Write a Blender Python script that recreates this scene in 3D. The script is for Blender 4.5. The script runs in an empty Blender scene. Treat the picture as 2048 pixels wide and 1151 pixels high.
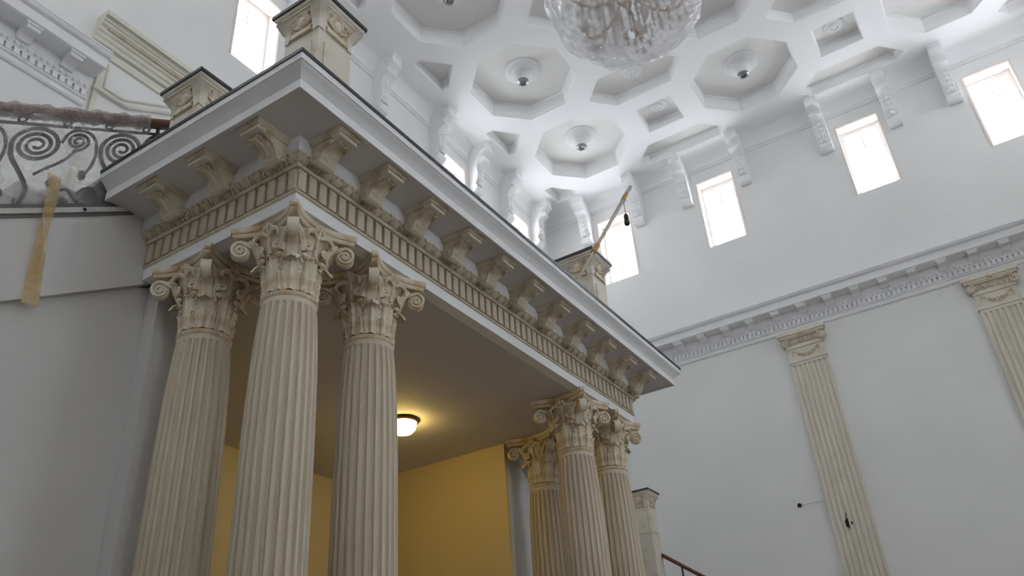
import bpy, bmesh, math, random
from mathutils import Vector, Matrix
from mathutils.geometry import tessellate_polygon
random.seed(7)
sin, cos, pi = math.sin, math.cos, math.pi
SC = bpy.context.scene
COL = SC.collection

# ------------------------------------------------------------------ camera
YAW, PITCH, ROLL = 0.529, 0.531, -0.075
CAM = Vector((-3.546, -3.906, -2.945))
fwd = Vector((cos(YAW)*cos(PITCH), sin(YAW)*cos(PITCH), sin(PITCH)))
rgt = Vector((sin(YAW), -cos(YAW), 0)); upv = rgt.cross(fwd)
r2 = cos(ROLL)*rgt + sin(ROLL)*upv; u2 = -sin(ROLL)*rgt + cos(ROLL)*upv
cd = bpy.data.cameras.new('camera'); co = bpy.data.objects.new('camera', cd); COL.objects.link(co)
cd.sensor_fit = 'HORIZONTAL'; cd.sensor_width = 36.0; cd.lens = 1647.4/2048*36
cd.clip_start = 0.05; cd.clip_end = 200
co.matrix_world = Matrix(((r2.x, u2.x, -fwd.x, CAM.x), (r2.y, u2.y, -fwd.y, CAM.y), (r2.z, u2.z, -fwd.z, CAM.z), (0, 0, 0, 1)))
SC.camera = co

# ------------------------------------------------------------------ world, exposure
SKY = 6.0
w = bpy.data.worlds.new('overcast_sky'); SC.world = w; w.use_nodes = True
bg = w.node_tree.nodes['Background']; bg.inputs[0].default_value = (0.915, 0.962, 1.015, 1); bg.inputs[1].default_value = SKY
SC.view_settings.view_transform = 'Standard'; SC.view_settings.look = 'None'
SC.view_settings.gamma = 1.0; SC.view_settings.use_curve_mapping = False
SC.view_settings.exposure = 1.14
SC.cycles.max_bounces = 9; SC.cycles.diffuse_bounces = 6; SC.cycles.transparent_max_bounces = 16
SC.cycles.caustics_reflective = False; SC.cycles.caustics_refractive = False
SC.cycles.sample_clamp_indirect = 6.0
SC.cycles.use_adaptive_sampling = True; SC.cycles.adaptive_threshold = 0.13; SC.cycles.adaptive_min_samples = 16

# ------------------------------------------------------------------ dimensions (metres; z = 0 is the neck of the columns)
FLOOR = -4.5
XR, YB, XL, YF = 11.56, 3.8, -7.1, -7.74        # hall walls
ZC = 8.85                                        # hall ceiling
L, A, B = 5.094, 0.848, 0.886                    # portico: length between corner columns, column spacings
ZA = 0.615                                       # underside of the portico
ZT = 1.387                                       # top of the portico
YS = 1.40                                        # stair string plane
SL = 0.60                                        # stair slope

# ------------------------------------------------------------------ materials
def mat(name, col, rough=0.6, noise=0.0, scale=3.0, col2=None, bump=0.0, bscale=40.0, metal=0.0, stretch=(1, 1, 1), spec=0.4, thresh=(0.35, 0.7)):
    m = bpy.data.materials.new(name); m.use_nodes = True
    nt = m.node_tree; b = nt.nodes['Principled BSDF']
    b.inputs['Roughness'].default_value = rough; b.inputs['Metallic'].default_value = metal
    b.inputs['Specular IOR Level'].default_value = spec
    c = (*col, 1)
    b.inputs['Base Color'].default_value = c
    tc = nt.nodes.new('ShaderNodeTexCoord'); mp = nt.nodes.new('ShaderNodeMapping'); mp.inputs['Scale'].default_value = stretch
    nt.links.new(tc.outputs['Object'], mp.inputs['Vector'])
    if col2 is not None or noise > 0:
        n = nt.nodes.new('ShaderNodeTexNoise'); n.inputs['Scale'].default_value = scale; n.inputs['Detail'].default_value = 6
        nt.links.new(mp.outputs[0], n.inputs['Vector'])
        rp = nt.nodes.new('ShaderNodeValToRGB'); rp.color_ramp.elements[0].position = thresh[0]; rp.color_ramp.elements[1].position = thresh[1]
        if col2 is None: col2 = tuple(x*(1-noise) for x in col)
        rp.color_ramp.elements[0].color = c; rp.color_ramp.elements[1].color = (*col2, 1)
        nt.links.new(n.outputs[0], rp.inputs[0]); nt.links.new(rp.outputs[0], b.inputs['Base Color'])
    if bump > 0:
        n2 = nt.nodes.new('ShaderNodeTexNoise'); n2.inputs['Scale'].default_value = bscale; n2.inputs['Detail'].default_value = 4
        nt.links.new(mp.outputs[0], n2.inputs['Vector'])
        bp = nt.nodes.new('ShaderNodeBump'); bp.inputs['Strength'].default_value = bump; bp.inputs['Distance'].default_value = 0.01
        nt.links.new(n2.outputs[0], bp.inputs['Height']); nt.links.new(bp.outputs[0], b.inputs['Normal'])
    return m

def film_mat(name, tint, dens, gloss, scale=6.0, stretch=(1, 1, 1), bump=0.9):
    """clear plastic film: mostly transparent, with milky creases and gloss"""
    m = bpy.data.materials.new(name); m.use_nodes = True; nt = m.node_tree
    for n in list(nt.nodes): nt.nodes.remove(n)
    out = nt.nodes.new('ShaderNodeOutputMaterial'); tr = nt.nodes.new('ShaderNodeBsdfTransparent')
    df = nt.nodes.new('ShaderNodeBsdfDiffuse'); df.inputs[0].default_value = (*tint, 1)
    tl = nt.nodes.new('ShaderNodeBsdfTranslucent'); tl.inputs[0].default_value = (*tint, 1)
    gl = nt.nodes.new('ShaderNodeBsdfGlossy'); gl.inputs['Roughness'].default_value = 0.12; gl.inputs[0].default_value = (1, 1, 1, 1)
    tc = nt.nodes.new('ShaderNodeTexCoord'); mp = nt.nodes.new('ShaderNodeMapping'); mp.inputs['Scale'].default_value = stretch
    nz = nt.nodes.new('ShaderNodeTexNoise'); nz.inputs['Scale'].default_value = scale; nz.inputs['Detail'].default_value = 6; nz.inputs['Distortion'].default_value = 1.2
    rp = nt.nodes.new('ShaderNodeMapRange'); rp.inputs[1].default_value = 0.35; rp.inputs[2].default_value = 0.75
    rp.inputs[3].default_value = dens[0]; rp.inputs[4].default_value = dens[1]
    bp = nt.nodes.new('ShaderNodeBump'); bp.inputs['Strength'].default_value = bump; bp.inputs['Distance'].default_value = 0.05
    lk = nt.links.new
    lk(tc.outputs['Object'], mp.inputs[0]); lk(mp.outputs[0], nz.inputs['Vector']); lk(nz.outputs[0], rp.inputs[0]); lk(nz.outputs[0], bp.inputs['Height'])
    lk(bp.outputs[0], gl.inputs['Normal'])
    m0 = nt.nodes.new('ShaderNodeMixShader'); m0.inputs[0].default_value = 0.5; lk(df.outputs[0], m0.inputs[1]); lk(tl.outputs[0], m0.inputs[2])
    m1 = nt.nodes.new('ShaderNodeMixShader'); lk(rp.outputs[0], m1.inputs[0]); lk(tr.outputs[0], m1.inputs[1]); lk(m0.outputs[0], m1.inputs[2])
    m2 = nt.nodes.new('ShaderNodeMixShader'); m2.inputs[0].default_value = gloss; lk(m1.outputs[0], m2.inputs[1]); lk(gl.outputs[0], m2.inputs[2])
    lk(m2.outputs[0], out.inputs[0])
    return m

def emit_mat(name, col, strength):
    m = bpy.data.materials.new(name); m.use_nodes = True; b = m.node_tree.nodes['Principled BSDF']
    b.inputs['Base Color'].default_value = (*col, 1); b.inputs['Emission Color'].default_value = (*col, 1); b.inputs['Emission Strength'].default_value = strength
    return m

M = {
    'wall': mat('white_wall_paint', (0.80, 0.80, 0.79), 0.7, 0.05, 0.8, bump=0.06, bscale=60),
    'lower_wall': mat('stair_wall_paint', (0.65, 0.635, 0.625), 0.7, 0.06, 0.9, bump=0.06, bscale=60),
    'ceil': mat('white_ceiling_plaster', (0.87, 0.87, 0.88), 0.75, 0.03, 0.7),
    'panel': mat('warm_grey_coffer_paint', (0.80, 0.785, 0.765), 0.75, 0.04, 1.2),
    'plaster': mat('white_plaster_moulding', (0.81, 0.81, 0.82), 0.6, 0.04, 3.0, bump=0.05),
    'stone': mat('cream_column_stone', (0.63, 0.56, 0.44), 0.55, 0, 2.2, col2=(0.53, 0.45, 0.34), bump=0.10, bscale=30, stretch=(1, 1, 0.35), thresh=(0.42, 0.8)),
    'pilstone': mat('pale_grey_cream_stone', (0.70, 0.66, 0.57), 0.55, 0, 2.2, col2=(0.60, 0.55, 0.46), bump=0.10, bscale=30, stretch=(1, 1, 0.35), thresh=(0.42, 0.8)),
    'patina': mat('cream_patina_stone', (0.70, 0.635, 0.50), 0.5, 0, 7.0, col2=(0.46, 0.28, 0.09), bump=0.12, bscale=45, thresh=(0.47, 0.74)),
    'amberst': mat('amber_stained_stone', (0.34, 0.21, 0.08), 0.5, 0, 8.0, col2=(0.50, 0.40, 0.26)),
    'patina_soft': mat('beige_ornament_stone', (0.64, 0.57, 0.45), 0.55, 0, 9.0, col2=(0.44, 0.33, 0.20), bump=0.12, bscale=50, thresh=(0.45, 0.78)),
    'postst': mat('pale_cream_post_stone', (0.66, 0.62, 0.53), 0.5, 0, 5.0, col2=(0.50, 0.40, 0.26), bump=0.08, bscale=40, thresh=(0.52, 0.8)),
    'cream_trim': mat('pale_cream_trim', (0.72, 0.70, 0.61), 0.55, 0.10, 5.0, bump=0.05),
    'granite': mat('dark_granite', (0.035, 0.036, 0.04), 0.35, 0.4, 60.0),
    'pale_ledge': mat('pale_stone_ledge', (0.55, 0.54, 0.52), 0.4, 0.15, 12.0),
    'ledge_shade': mat('ledge_shadow_grey', (0.17, 0.165, 0.16), 0.5, 0.2, 12.0),  # shade under the stair ledge, put into the colour
    'wood': mat('red_brown_handrail_wood', (0.16, 0.052, 0.026), 0.35, 0.35, 5.0, stretch=(0.3, 6, 6)),
    'iron': mat('dark_forged_iron', (0.045, 0.042, 0.04), 0.5, 0.3, 20.0, metal=0.3),
    'frame': mat('pale_peach_window_frame', (0.80, 0.73, 0.68), 0.5, 0.06, 6.0),
    'white_frame': mat('white_window_frame', (0.8, 0.8, 0.8), 0.45, 0.03, 6.0),
    'cream_paint': mat('cream_passage_paint', (0.72, 0.59, 0.30), 0.7, 0.06, 0.9),
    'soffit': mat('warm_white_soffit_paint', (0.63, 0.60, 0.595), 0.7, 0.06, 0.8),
    'floor': mat('brown_marble_floor', (0.40, 0.37, 0.335), 0.35, 0.15, 1.5),
    'bronze': mat('bronze_rim', (0.10, 0.05, 0.02), 0.4, 0.2, 20.0, metal=0.6),
    'chrome': mat('grey_metal_lens', (0.36, 0.37, 0.38), 0.3, 0.1, 20.0, metal=0.6),
    'lens': mat('dark_lens_glass', (0.22, 0.24, 0.24), 0.15, 0.1, 20.0),
    'black': mat('black_plastic', (0.02, 0.02, 0.02), 0.5, 0.2, 20.0),
    'hole': mat('dark_hole', (0.03, 0.025, 0.02), 0.9, 0.2, 20.0),
    'tape': film_mat('yellow_packing_tape', (0.75, 0.50, 0.12), (0.45, 0.75), 0.10, 9.0),
    'amber': mat('amber_tape_band', (0.45, 0.26, 0.05), 0.4, 0.2, 20.0),
    'stick': mat('pale_wrapped_pole', (0.50, 0.45, 0.39), 0.5, 0.25, 14.0),
    'film': film_mat('clear_plastic_film', (0.90, 0.90, 0.93), (0.26, 0.62), 0.11, 4.0, bump=0.5),
    'railfilm': film_mat('milky_plastic_film', (0.72, 0.69, 0.69), (0.24, 0.56), 0.03, 3.0, bump=0.25),
    'railwrap': film_mat('crumpled_plastic_wrap', (0.60, 0.54, 0.53), (0.40, 0.85), 0.06, 9.0, (1, 4, 1)),
    'gold': mat('antique_gold_metal', (0.52, 0.33, 0.16), 0.35, 0.3, 9.0, metal=0.5),
    'crystal': mat('grey_crystal', (0.78, 0.75, 0.72), 0.08, 0.3, 12.0, spec=0.9),
    'smoky': mat('smoky_crystal', (0.74, 0.65, 0.55), 0.12, 0.3, 12.0, spec=0.9),
    'glass': film_mat('window_glass', (0.9, 0.95, 1.0), (0.0, 0.02), 0.04, 2.0),
    'lampglass': emit_mat('lit_opal_glass', (1.0, 0.70, 0.20), 12.0),
}

# ------------------------------------------------------------------ mesh helpers
class MB:
    def __init__(s): s.v = []; s.f = []
    def add(s, vs, fs):
        k = len(s.v); s.v += [tuple(p) for p in vs]; s.f += [tuple(i+k for i in f) for f in fs]; return s
    def box(s, x0, x1, y0, y1, z0, z1):
        return s.add([(x0, y0, z0), (x1, y0, z0), (x1, y1, z0), (x0, y1, z0), (x0, y0, z1), (x1, y0, z1), (x1, y1, z1), (x0, y1, z1)],
                     [(3, 2, 1, 0), (4, 5, 6, 7), (0, 1, 5, 4), (1, 2, 6, 5), (2, 3, 7, 6), (3, 0, 4, 7)])
    def prism(s, poly, fn, a, b):
        """poly: 2-D outline, fn(p, q, t) -> 3-D point, extruded from t=a to t=b"""
        n = len(poly)
        vs = [fn(p, q, a) for p, q in poly] + [fn(p, q, b) for p, q in poly]
        fs = [(i, (i+1) % n, n+(i+1) % n, n+i) for i in range(n)] + [tuple(range(n-1, -1, -1)), tuple(range(n, 2*n))]
        return s.add(vs, fs)
    def lathe(s, prof, n=32, c=(0, 0), cap=False):
        vs = []; fs = []
        for r, z in prof:
            for i in range(n):
                a = 2*pi*i/n; vs.append((c[0]+r*cos(a), c[1]+r*sin(a), z))
        for k in range(len(prof)-1):
            for i in range(n):
                j = (i+1) % n; fs.append((k*n+i, k*n+j, (k+1)*n+j, (k+1)*n+i))
        if cap: fs += [tuple(range(n-1, -1, -1)), tuple((len(prof)-1)*n+i for i in range(n))]
        return s.add(vs, fs)
    def tube(s, pts, r, n=8, cap=True):
        pts = [Vector(p) for p in pts]; m = len(pts); vs = []; fs = []
        t0 = (pts[1]-pts[0]).normalized(); ref = Vector((0, 0, 1)) if abs(t0.z) < 0.9 else Vector((1, 0, 0))
        nrm = t0.cross(ref).normalized()
        for i, p in enumerate(pts):
            t = (pts[min(i+1, m-1)]-pts[max(i-1, 0)]).normalized()
            nrm = (nrm - t*nrm.dot(t)).normalized(); bn = t.cross(nrm)
            rr = r[i] if isinstance(r, (list, tuple)) else r
            for k in range(n):
                a = 2*pi*k/n; vs.append(p+nrm*rr*cos(a)+bn*rr*sin(a))
        for i in range(m-1):
            for k in range(n):
                j = (k+1) % n; fs.append((i*n+k, i*n+j, (i+1)*n+j, (i+1)*n+k))
        if cap: fs += [tuple(range(n-1, -1, -1)), tuple((m-1)*n+k for k in range(n))]
        return s.add(vs, fs)
    def band(s, pts, wide, thick):
        """rectangular strip swept along a planar path; wide = vector (full width), thick = half thickness in the plane"""
        pts = [Vector(p) for p in pts]; W = Vector(wide)*0.5; m = len(pts); vs = []; fs = []
        for i, p in enumerate(pts):
            t = (pts[min(i+1, m-1)]-pts[max(i-1, 0)]).normalized(); nn = t.cross(W).normalized()
            th = thick[i] if isinstance(thick, (list, tuple)) else thick
            vs += [p+W+nn*th, p-W+nn*th, p-W-nn*th, p+W-nn*th]
        for i in range(m-1):
            for k in range(4):
                j = (k+1) % 4; fs.append((i*4+k, i*4+j, (i+1)*4+j, (i+1)*4+k))
        fs += [(3, 2, 1, 0), tuple((m-1)*4+k for k in range(4))]
        return s.add(vs, fs)
    def grid(s, fn, nu, nv, closed_u=False):
        vs = [fn(i/nu, j/nv) for j in range(nv+1) for i in range(nu+1)]
        fs = [(j*(nu+1)+i, j*(nu+1)+i+1, (j+1)*(nu+1)+i+1, (j+1)*(nu+1)+i) for j in range(nv) for i in range(nu)]
        return s.add(vs, fs)
    def ico(s, c, r, sq=(1, 1, 1), sub=1):
        bm = bmesh.new(); bmesh.ops.create_icosphere(bm, subdivisions=sub, radius=r)
        vs = [(c[0]+v.co.x*sq[0], c[1]+v.co.y*sq[1], c[2]+v.co.z*sq[2]) for v in bm.verts]; fs = [tuple(v.index for v in f.verts) for f in bm.faces]
        bm.free(); return s.add(vs, fs)
    def tf(s, m):
        s.v = [tuple(m @ Vector(p)) for p in s.v]; return s
    def mesh(s, name, m, smooth=True, angle=35):
        me = bpy.data.meshes.new(name); me.from_pydata(s.v, [], s.f)
        bm = bmesh.new(); bm.from_mesh(me); bmesh.ops.recalc_face_normals(bm, faces=bm.faces); bm.to_mesh(me); bm.free()
        me.materials.append(m)
        if smooth:
            me.polygons.foreach_set('use_smooth', [True]*len(me.polygons)); me.set_sharp_from_angle(angle=math.radians(angle))
        me.update(); return me
    def build(s, name, m, parent=None, smooth=True, angle=35):
        return link(name, s.mesh(name, m, smooth, angle), parent)

def link(name, me, parent=None, loc=(0, 0, 0), rz=0.0):
    o = bpy.data.objects.new(name, me); COL.objects.link(o); o.parent = parent; o.location = loc; o.rotation_euler = (0, 0, rz); return o
def tag(o, label=None, cat=None, group=None, kind=None):
    for k, v in (('label', label), ('category', cat), ('group', group), ('kind', kind)):
        if v: o[k] = v
    return o
def thing(name, label, cat, loc=(0, 0, 0), rz=0.0, group=None):
    return tag(link(name, None, None, loc, rz), label, cat, group)
def struct(o): o['kind'] = 'structure'; return o
def copy_tree(o, parent=None):
    c = o.copy(); COL.objects.link(c); c.parent = parent
    for ch in list(o.children): copy_tree(ch, c)
    return c
def spiral(c, e1, e2, r0, r1, a0, turns, n=40):
    """points of a spiral in the plane of e1, e2 about c"""
    c, e1, e2 = Vector(c), Vector(e1), Vector(e2); out = []
    for i in range(n+1):
        t = i/n; a = a0+2*pi*turns*t; r = r0*(r1/r0)**t
        out.append(c+e1*(r*cos(a))+e2*(r*sin(a)))
    return out

# ------------------------------------------------------------------ hall walls
def wall_mesh(to3, u0, u1, z0, z1, holes, depth, outv):
    """flat wall with rectangular holes; reveals go outward by depth along outv"""
    outer = [Vector((u0, z0, 0)), Vector((u1, z0, 0)), Vector((u1, z1, 0)), Vector((u0, z1, 0))]
    loops = [outer]+[[Vector((a, c, 0)), Vector((a, d, 0)), Vector((b, d, 0)), Vector((b, c, 0))] for a, b, c, d in holes]
    flat = [p for l in loops for p in l]
    mb = MB(); mb.add([to3(p.x, p.y) for p in flat], [t for t in tessellate_polygon(loops)])
    ov = Vector(outv)*depth
    for a, b, c, d in holes:
        q = [Vector(to3(a, c)), Vector(to3(b, c)), Vector(to3(b, d)), Vector(to3(a, d))]
        mb.add(q+[p+ov for p in q], [(i, (i+1) % 4, 4+(i+1) % 4, 4+i) for i in range(4)])
    return mb

WZB, WZT, WW = 6.484, 8.174, 0.826
win_y = [2.03, -0.475, -3.57, -6.02]
win_xb = [-5.05, -2.48, 2.33, 7.58, 10.16]
win_xf = [-5.05, -2.48, 0.1, 2.66, 5.2, 7.58, 10.16]
fill_xf = [-3.5, 2.4, 8.3]; LW, LZ0, LZ1 = 1.0, -0.6, 1.5     # unseen middle windows in the front wall, added to brighten the lower hall
def holes(cs): return [(c-WW/2, c+WW/2, WZB, WZT) for c in cs]
struct(wall_mesh(lambda u, z: (XR, u, z), YF, YB, FLOOR, ZC+0.4, holes(win_y), 0.46, (1, 0, 0)).build('wall_right', M['wall'], smooth=False))
struct(wall_mesh(lambda u, z: (u, YB, z), XL, XR, FLOOR, ZC+0.4, holes(win_xb), 0.46, (0, 1, 0)).build('wall_back', M['wall'], smooth=False))
struct(wall_mesh(lambda u, z: (XL, u, z), YF, YB, FLOOR, ZC+0.4, holes(win_y), 0.46, (-1, 0, 0)).build('wall_left', M['wall'], smooth=False))
struct(wall_mesh(lambda u, z: (u, YF, z), XL, XR, FLOOR, ZC+0.4, holes(win_xf)+[(c-LW/2, c+LW/2, LZ0, LZ1) for c in fill_xf], 0.46, (0, -1, 0)).build('wall_front', M['wall'], smooth=False))
struct(MB().box(XL, XR, YF, YB, FLOOR-0.1, FLOOR).build('floor', M['floor'], smooth=False))

# windows: unit built in local coords (local x along the wall, local y outward, origin at the sill centre)
def window_parts():
    h = WZT-WZB; a = WW/2; f0, f1, t = 0.26, 0.33, 0.085
    fr = MB()
    for x0, x1, z0, z1 in ((-a, -a+t, 0, h), (a-t, a, 0, h), (-a+t, a-t, h-t-0.02, h), (-a+t, a-t, 0, t)): fr.box(x0, x1, f0, f1, z0, z1)
    lin = MB()
    lin.box(-a, a, 0.0, f0, h-0.012, h+0.0); lin.box(-a, -a+0.012, 0, f0, 0, h-0.012); lin.box(a-0.012, a, 0, f0, 0, h-0.012)
    arch = MB()
    for x0, x1, z0, z1 in ((-a-0.03, -a, 0, h+0.035), (a, a+0.03, 0, h+0.035), (-a, a, h, h+0.035)): arch.box(x0, x1, -0.015, 0.0, z0, z1)
    mu = MB(); mu.box(-0.012, 0.012, f0+0.02, f1-0.02, h*0.72, h-t-0.02)
    mu2 = MB(); mu2.box(-a+t, a-t, f0+0.02, f1-0.02, h*0.705, h*0.72)
    gl = MB(); gl.box(-a+t, a-t, f0+0.028, f0+0.032, t, h-t-0.02)
    return [('frame', fr.mesh('frame', M['white_frame'], False)), ('reveal_lining', lin.mesh('reveal_lining', M['frame'], False)), ('architrave', arch.mesh('architrave', M['frame'], False)),
            ('muntin', mu.mesh('muntin', M['white_frame'], False)), ('muntin', mu2.mesh('muntin', M['white_frame'], False)), ('pane', gl.mesh('pane', M['glass'], False))]
WP = window_parts()
wn = 0
for cs, f in ((win_y, lambda c: ((XR, c, WZB), -pi/2)), (win_xb, lambda c: ((c, YB, WZB), 0)), (win_y, lambda c: ((XL, c, WZB), pi/2)), (win_xf, lambda c: ((c, YF, WZB), pi))):
    for c in cs:
        wn += 1; loc, rz = f(c)
        o = struct(link('window_%d' % wn, None, None, loc, rz))
        for n, me in WP: link(n, me, o)
        # daylight comes through the opening: a portal guides the renderer to the sky
        ld = bpy.data.lights.new('daylight_portal', 'AREA'); ld.shape = 'RECTANGLE'; ld.size = WW; ld.size_y = WZT-WZB
        ld.cycles.is_portal = True
        lo = bpy.data.objects.new('daylight_portal', ld); COL.objects.link(lo); lo.parent = o
        lo.location = (0, 0.36, (WZT-WZB)/2); lo.rotation_euler = (-pi/2, 0, 0)   # faces into the hall

for c in fill_xf:  # added windows behind the camera, letting in extra daylight low down
    wn += 1; h = LZ1-LZ0; a = LW/2
    o = struct(link('window_%d' % wn, None, None, (c, YF, LZ0), pi))
    fr = MB()
    for x0, x1, z0, z1 in ((-a, -a+0.09, 0, h), (a-0.09, a, 0, h), (-a+0.09, a-0.09, h-0.09, h), (-a+0.09, a-0.09, 0, 0.09), (-0.04, 0.04, 0.09, h-0.09)): fr.box(x0, x1, 0.26, 0.33, z0, z1)
    fr.build('frame', M['white_frame'], o, smooth=False)
    MB().box(-a+0.09, a-0.09, 0.288, 0.292, 0.09, h-0.09).build('pane', M['glass'], o, smooth=False)
    ld = bpy.data.lights.new('daylight_portal', 'AREA'); ld.shape = 'RECTANGLE'; ld.size = LW; ld.size_y = h; ld.cycles.is_portal = True
    lo = bpy.data.objects.new('daylight_portal', ld); COL.objects.link(lo); lo.parent = o
    lo.location = (0, 0.36, h/2); lo.rotation_euler = (-pi/2, 0, 0)

# ------------------------------------------------------------------ coffered ceiling
OX = [9.658-2.4765*k for k in range(7)]
OY = [1.752, -1.968, -5.688]
OH, SQ = 0.99, 0.41
CUTX0, CUTX1, CUTY0, CUTY1 = -6.64, 11.095, -7.13, 3.19
def clip(poly, ax, val, keep_less):
    out = []
    for i, p in enumerate(poly):
        q = poly[(i+1) % len(poly)]
        ip = (p[ax] <= val) == keep_less or abs(p[ax]-val) < 1e-9; iq = (q[ax] <= val) == keep_less or abs(q[ax]-val) < 1e-9
        if ip: out.append(p)
        if ip != iq:
            t = (val-p[ax])/(q[ax]-p[ax]); out.append(tuple(p[k]+(q[k]-p[k])*t for k in (0, 1)))
    return out
def clip_all(poly):
    for ax, val, less in ((0, CUTX1, True), (0, CUTX0, False), (1, CUTY1, True), (1, CUTY0, False)):
        if poly: poly = clip(poly, ax, val, less)
    return poly
def area(p): return 0.5*sum(p[i][0]*p[(i+1) % len(p)][1]-p[(i+1) % len(p)][0]*p[i][1] for i in range(len(p)))
def inset(poly, d):
    n = len(poly); out = []
    for i in range(n):
        p0, p1, p2 = Vector(poly[i-1]), Vector(poly[i]), Vector(poly[(i+1) % n])
        a = (p1-p0).normalized(); b = (p2-p1).normalized(); na = Vector((-a.y, a.x)); nb = Vector((-b.y, b.x))
        k = (na+nb)/(1+na.dot(nb)); out.append(tuple(p1+k*d))
    return out
coffers = []
for y in OY:
    for x in OX:
        s = OH*math.tan(pi/8)
        coffers.append(('octagonal_coffer', (x, y), clip_all([(x+OH, y-s), (x+OH, y+s), (x+s, y+OH), (x-s, y+OH), (x-OH, y+s), (x-OH, y-s), (x-s, y-OH), (x+s, y-OH)])))
HW, HT, HS = 0.455, 1.02, 0.61
for yc in (-0.108-3.72*k for k in range(-1, 3)):
    for x in OX:
        coffers.append(('square_coffer', (x, yc), clip_all([(x+SQ, yc-SQ), (x+SQ, yc+SQ), (x-SQ, yc+SQ), (x-SQ, yc-SQ)])))
    for x in [9.658+2.4765*(0.5-k) for k in range(8)]:
        coffers.append(('hexagonal_coffer', (x, yc), clip_all([(x+HW, yc-HS), (x+HW, yc+HS), (x, yc+HT), (x-HW, yc+HS), (x-HW, yc-HS), (x, yc-HT)])))
keep = []
for n, c, p in coffers:
    if not p or len(p) < 3: continue
    q = []
    for v in p:
        if not q or (Vector(v)-Vector(q[-1])).length > 1e-4: q.append(v)
    if (Vector(q[0])-Vector(q[-1])).length < 1e-4: q.pop()
    if len(q) < 3 or area(q) < 0.05: continue
    keep.append((n, c, q))
CV = 0.30
E_ = 0.02
oc = [Vector((XL+CV-E_, YF+CV-E_, 0)), Vector((XR-CV+E_, YF+CV-E_, 0)), Vector((XR-CV+E_, YB-CV+E_, 0)), Vector((XL+CV-E_, YB-CV+E_, 0))]
loops = [oc]+[[Vector((v[0], v[1], 0)) for v in reversed(p)] for n, c, p in keep]
flat = [v for l in loops for v in l]
ceil = struct(MB().add([(v.x, v.y, ZC) for v in flat], list(tessellate_polygon(loops))).build('ceiling', M['ceil'], smooth=False))
DEP = 0.36
visible_lamps = []
for n, c, p in keep:
    big = n == 'octagonal_coffer'
    prof = [(0, 0), (0, 0.05), (0.012, 0.06), (0.030, 0.29), (0.050, 0.30), (0.050, DEP)] if big else [(0, 0), (0, 0.04), (0.010, 0.05), (0.020, 0.20), (0.030, 0.205), (0.030, 0.24)]
    mb = MB(); rings = [[(v[0], v[1], ZC+dz) for v in (inset(p, d) if d else p)] for d, dz in prof]; m = len(p)
    mb.add([v for r in rings for v in r], [(k*m+i, k*m+(i+1) % m, (k+1)*m+(i+1) % m, (k+1)*m+i) for k in range(len(rings)-1) for i in range(m)])
    co_ = mb.build(n, M['ceil'], ceil, smooth=False)
    MB().add(rings[-1], [tuple(range(m))]).build('coffer_panel', M['panel'], co_, smooth=False)
    if n != 'octagonal_coffer' and area(p) > (0.66 if n == 'square_coffer' else 1.4):   # plaster rosette in the smaller coffers
        zt = ZC+0.24
        MB().lathe([(0.20, zt), (0.20, zt-0.02), (0.17, zt-0.035), (0.15, zt-0.015), (0.11, zt-0.02), (0.10, zt-0.045), (0.07, zt-0.05), (0.055, zt-0.025), (0.04, zt-0.05), (0.0, zt-0.065)], 20, c).build('rosette', M['plaster'], co_)
# cove and picture moulding round the hall
def ring_strip(prof, name, m, parent=None):
    """profile (inward, z) swept round the hall"""
    mb = MB(); cs = []
    for d, z in prof: cs += [(XL+d, YF+d, z), (XR-d, YF+d, z), (XR-d, YB-d, z), (XL+d, YB-d, z)]
    mb.add(cs, [(k*4+i, k*4+(i+1) % 4, (k+1)*4+(i+1) % 4, (k+1)*4+i) for k in range(len(prof)-1) for i in range(4)])
    return mb.build(name, m, parent, angle=30)
tr1 = struct(ring_strip([(CV*(1-cos(a)) + 0.0, ZC-CV+CV*sin(a)) for a in [pi/2*i/10 for i in range(11)]], 'trim_1', M['ceil']))
ring_strip([(0.0, ZC-CV-0.075), (0.025, ZC-CV-0.07), (0.04, ZC-CV-0.045), (0.04, ZC-CV-0.03), (0.06, ZC-CV-0.02), (0.06, ZC-CV+0.01), (0.0, ZC-CV+0.025)], 'moulding', M['plaster'], tr1)

# ceiling spotlights in the octagons
def spotlight_proto():
    r = thing('cone_spotlight', '', 'lamp')
    z = 0.0   # local z = 0 at the coffer panel, hangs down
    MB().lathe([(0.0, z), (0.36, z), (0.36, z-0.015), (0.33, z-0.03), (0.30, z-0.035), (0.27, z-0.055), (0.25, z-0.09), (0.20, z-0.12), (0.155, z-0.19), (0.13, z-0.25), (0.115, z-0.285), (0.09, z-0.29)], 32).build('plaster_rosette', M['plaster'], r, angle=25)
    rim = MB().lathe([(0.115, z-0.28), (0.115, z-0.315), (0.085, z-0.33), (0.065, z-0.315), (0.065, z-0.29)], 24).build('lamp_rim', M['chrome'], r)
    MB().lathe([(0.0, z-0.305), (0.04, z-0.302), (0.066, z-0.295)], 20).build('lens', M['lens'], r)
    return r
sp_labels = {(7.18, 1.752): 'white cone ceiling spotlight in the octagonal coffer left of the wrapped chandelier',
             (9.658, 1.752): 'white cone ceiling spotlight in the farthest octagonal coffer near the hall corner',
             (9.658, -1.968): 'white cone ceiling spotlight in the octagonal coffer right of the wrapped chandelier',
             (4.705, 1.752): 'white cone ceiling spotlight cut by the top edge, left of the chandelier',
             (9.658, -5.688): 'white cone ceiling spotlight in the coffer at the upper right corner'}
sp = spotlight_proto(); first = True
for (x, y), lab in sp_labels.items():
    x = min(OX, key=lambda q: abs(q-x))
    o = sp if first else copy_tree(sp); first = False
    o.location = (x, y, ZC+DEP); o['label'] = lab; o['group'] = 'spotlights in the octagonal coffers'

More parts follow.
